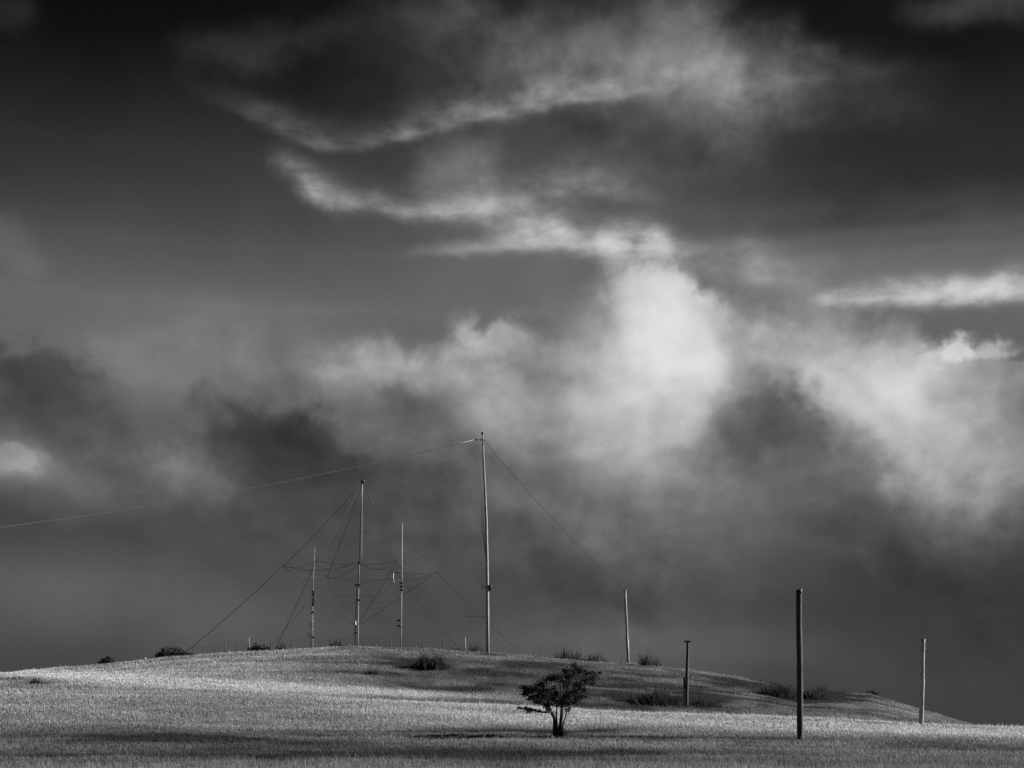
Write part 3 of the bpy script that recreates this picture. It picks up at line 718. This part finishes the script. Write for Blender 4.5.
CL = [(524, 694, 4, 3), (529, 691, 6, 5), (524, 687, 4, 3), (536, 689, 6, 5), (541, 684, 6, 4), (547, 680, 7, 4), (554, 678, 7, 4), (560, 680, 6, 3.5), (567, 677, 6, 6), (566, 684, 7, 5),
      (574, 672, 7, 5), (576, 668, 5, 3), (582, 671, 6, 4), (588, 673, 6, 3), (595, 673, 4.5, 2), (592, 678, 5, 3), (586, 680, 6, 4), (592, 683, 4, 3), (578, 685, 7, 5), (584, 690, 5, 4), (572, 692, 7, 5), (566, 697, 6, 4.5), (578, 697, 6, 4),
      (538, 702, 5, 2.5), (566, 703, 6, 3), (575, 702, 6, 3), (583, 697, 5, 3), (550, 704, 6, 2.5), (542, 692, 6, 4), (555, 694, 6, 3.5), (536, 697, 6, 3.5), (544, 697, 7, 4.5), (552, 699, 7, 4), (547, 691, 6, 4), (558, 701, 5, 3.5), (531, 698, 5, 3), (566, 671, 4, 3), (554, 688, 4, 3), (563, 706, 3, 3), (568, 709, 3, 3), (557, 706, 3, 2), (548, 709, 4, 2.5), (600, 673, 2, 1.2), (574, 664.5, 2.5, 1.5)]
cl = []; brs = []
r2 = random.Random(5)
for i, (px_, py_, rx, rz) in enumerate(CL):
    dy = r2.uniform(-1.1, 1.1); k = YT / F
    c = tp_(px_, py_, dy)
    cl.append((c, rx * k * 1.1, max(rx, 5) * k, rz * k * 1.0))
    src = fk1 if px_ < 553 else fk2
    if i % 3 != 2: brs.append(branch_to(src, c, .042 if i % 2 else .03, .009, i + 40, bend=.06))
for i in range(70):   # twigs between the clumps
    a = random.choice(cl)[0]; c2 = Vector(a) + Vector((r2.uniform(-.35, .35), r2.uniform(-.4, .4), r2.uniform(-.1, .22)))
    brs.append(tube([a, c2], [.015, .006], 4))
lowb = [fk1, tp_(545, 712.3, -.3), tp_(537, 711.6, -.4), tp_(530, 709.5, -.4), tp_(519, 708.5, -.5)]
brs.append(tube(lowb, [.055, .045, .035, .025, .012], 7, 3, .2))
part('branches', merge(*brs), M_BARK, t)
cl += [(tp_(520, 708.4, -.5), .16, .12, .06), (tp_(526, 708.6, -.45), .22, .15, .09), (tp_(532, 710.3, -.4), .25, .15, .08), (tp_(528, 711.5, -.4), .12, .1, .06), (tp_(539, 711, -.4), .1, .1, .05)]
part('crown', leaves(cl, 1300, .062, 12), M_LEAF, t)

def shrub(name, px, row, w, h, label, cat, mat=None, n=9, per=260, size=.09, lo=140, hi=170, Yf=None, grp=None, lean=0, seed=1, sink=0.0, flatbase=.35):
    Y = Yf if Yf else find_y(px, row, lo, hi)
    b = at(px, Y); grp = grp or GRP.get(name); t = thing(name, b, label, cat, grp); r_ = random.Random(seed)
    cl = []; st = []
    for i in range(n):
        f = (i + .5) / n * 2 - 1
        hh = h * (1 - abs(f) ** 2.2) * r_.uniform(.55, 1.0) * .62 + h * .12
        c = b + Vector((f * w * .45 + lean * hh * .3, r_.uniform(-.3, .3) * w * .5, hh * r_.uniform(.75, 1.15) + h * .08 - sink))
        s = w / n * r_.uniform(.9, 1.6)
        cl.append((c, s, s, max(h * .22, s * .55) * r_.uniform(.6, 1.1)))
        cl.append((b + Vector((c.x - b.x, r_.uniform(-.3, .3) * w * .3, (c.z - b.z) * .45)), s * 1.1, s, h * .2))
        st.append(tube([b + Vector((f * w * .12, 0, -.15)), b.lerp(c, .55) + Vector((0, 0, .05)), c], [.06 * h / 2 + .015, .04 * h / 2 + .01, .012], 6, i, .2))
    part('stems', merge(*st), M_BARK, t)
    part('foliage', leaves(cl, per, size, seed), mat or M_LEAF, t)
    return t
shrub('round_shrub', 561.6, 733, .40, .62, 'tiny dense round shrub hugging the right foot of the meadow tree', 'shrub', n=5, per=900, size=.05, Yf=YT - .25, seed=3)
shrub('windswept_tree', 105.5, 663, 1.9, 1.0, 'smallest windswept dark tree on the left skyline, flat topped and leaning right', 'tree', Yf=157, n=8, per=420, lean=1, seed=4)
shrub('windswept_tree', 173, 656, 4.2, 1.25, 'largest dark tree on the left skyline, a broad flat wind cut crown', 'tree', Yf=157, n=14, per=420, seed=6)
shrub('dark_bush', 256, 650, 1.7, 1.0, 'dense dark bush on the skyline beside the pale fence post', 'bush', Yf=159, n=7, per=420, seed=7)
shrub('dark_bush', 266, 650, 1.0, .8, 'smaller dark bush touching the right side of the bush by the pale fence post', 'bush', Yf=159, n=5, per=420, seed=8)
shrub('dark_bush', 871, 693, 1.5, .45, 'low dark bush on the far right knoll of the hill', 'bush', Yf=162, n=6, per=400, seed=9)
shrub('scrub_patch', 304, 649, 1.6, .3, 'very low dark scrub at the foot of the leftmost thin mast', 'scrub', Yf=163, n=6, per=300, seed=10)

def weeds(name, px, row, w, h, n, label, cat='weeds', mat=None, Yf=None, lo=110, hi=170, seed=1, grp=None, lowh=.25, spread=.35, fluff=0):
    Y = Yf if Yf else find_y(px, row, lo, hi)
    b = at(px, Y); grp = grp or GRP.get(name); t = thing(name, b, label, cat, grp); r_ = random.Random(seed); tips = []
    V = []; Fc = []
    for i in range(n):
        x = r_.gauss(0, .28) * w; y = r_.gauss(0, .28) * w
        hh = h * r_.uniform(lowh, 1.0) ** 1.3 * math.exp(-(x / w * 1.25) ** 2) * (.75 + .5 * math.sin(x * 5 / w + seed) ** 2)
        z = gz(b.x + x, b.y + y) - .05
        a = Vector((b.x + x, b.y + y, z)); c = a + Vector((r_.gauss(0, spread) * hh + x * .35, r_.gauss(0, spread) * hh, hh))
        wd = r_.uniform(.02, .045); th = r_.uniform(0, math.pi); d = Vector((math.cos(th), math.sin(th), 0)) * wd
        m_ = a.lerp(c, .55) + Vector((0, 0, hh * .08)); o = len(V)
        V += [tuple(a - d), tuple(a + d), tuple(m_ - d * .8), tuple(m_ + d * .8), tuple(c)]
        Fc += [(o, o + 1, o + 3, o + 2), (o + 2, o + 3, o + 4)]
        if fluff and r_.random() < fluff: tips.append((c, .07, .07, .10))
    st = part('stalks', (V, Fc), mat or M_WEED, t, smooth=False)
    if tips: part('leaf_heads', leaves(tips, 420, .045, seed), mat or M_WEED, t)
    return t
weeds('spiky_bush', 430, 667, 2.0, 1.35, 1500, 'large dark spiky bush like a haystack on the hill below the masts', 'bush', mat=M_SCRUB, lo=125, hi=160, seed=3, lowh=.6, spread=.16)
weeds('weed_clump', 281, 650, 1.0, 1.1, 120, 'pale twiggy weed clump on the skyline just right of the dark bushes', Yf=163, seed=4, fluff=.4)
weeds('weed_clump', 336, 648, 1.7, 1.25, 220, 'dark twiggy weed clump left of the central mast foot', Yf=164, seed=5, mat=M_SCRUB, fluff=.3)
weeds('weed_clump', 380, 648, 1.6, .7, 120, 'low faint weeds on the skyline right of the central mast foot', Yf=165, seed=6, fluff=.3)
weeds('weed_clump', 457, 650, 1.2, .8, 90, 'sparse weeds on the skyline left of the short pale post', Yf=164, seed=7, fluff=.3)
weeds('weed_clump', 474, 652, 1.6, 1.35, 150, 'sparse tall weeds on the skyline just left of the tallest mast', Yf=163, seed=8, fluff=.2)
weeds('weed_clump', 568, 661, 2.8, 1.3, 170, 'wide tall weeds on the slope directly above the meadow tree crown', Yf=157, seed=9, mat=M_SCRUB, fluff=.2, spread=.2)
weeds('weed_clump', 596, 663, 2.2, 1.0, 110, 'leaning weeds on the skyline just left of the crooked leaning pole', Yf=159, seed=10, fluff=.6)
weeds('weed_clump', 645.5, 669, .9, 1.5, 150, 'dark bushy weeds on the skyline right of the crooked leaning pole', Yf=158, seed=11, mat=M_SCRUB, fluff=.5)
weeds('weed_clump', 657, 668, 1.0, 1.4, 60, 'thin pale weeds on the skyline, further right of the crooked leaning pole', Yf=160, seed=12, fluff=.5)
weeds('weed_clump', 822, 694, 1.5, 1.3, 60, 'forked dry twigs on the dip of the skyline right of the nearest pole', Yf=161, seed=13, mat=M_SCRUB, fluff=.1, spread=.6)
weeds('spiky_bush', 657, 702, 3.8, 1.25, 1100, 'wide dark scrubby bush at the hill foot just left of the T topped pole', 'bush', mat=M_SCRUB, lo=108, hi=140, seed=14, fluff=.25, lowh=.1)
weeds('spiky_bush', 705, 704, 2.2, .7, 420, 'low dark scrubby bush at the hill foot just right of the T topped pole', 'bush', mat=M_SCRUB, lo=108, hi=140, seed=15, fluff=.25, lowh=.1)
weeds('spiky_bush', 779, 695, 2.6, 1.4, 1000, 'dark scrubby bush on the steep right shoulder, left of the nearest pole', 'bush', mat=M_SCRUB, lo=118, hi=160, seed=16, fluff=.25, lowh=.1)
weeds('spiky_bush', 812, 698, 2.2, 1.3, 420, 'dark scrubby bush in the skyline dip, just right of the nearest pole', 'bush', mat=M_SCRUB, lo=118, hi=160, seed=17, fluff=.25, lowh=.1)
weeds('grass_tuft', 37, 683, 1.0, .6, 260, 'small dark tuft in the dark patch at the left edge of the meadow', 'tuft', mat=M_SCRUB, lo=80, hi=140, seed=18)
weeds('grass_tuft', 371, 673, .9, .55, 200, 'tiny dark tuft alone on the hillside below the central mast', 'tuft', mat=M_SCRUB, lo=110, hi=150, seed=19)
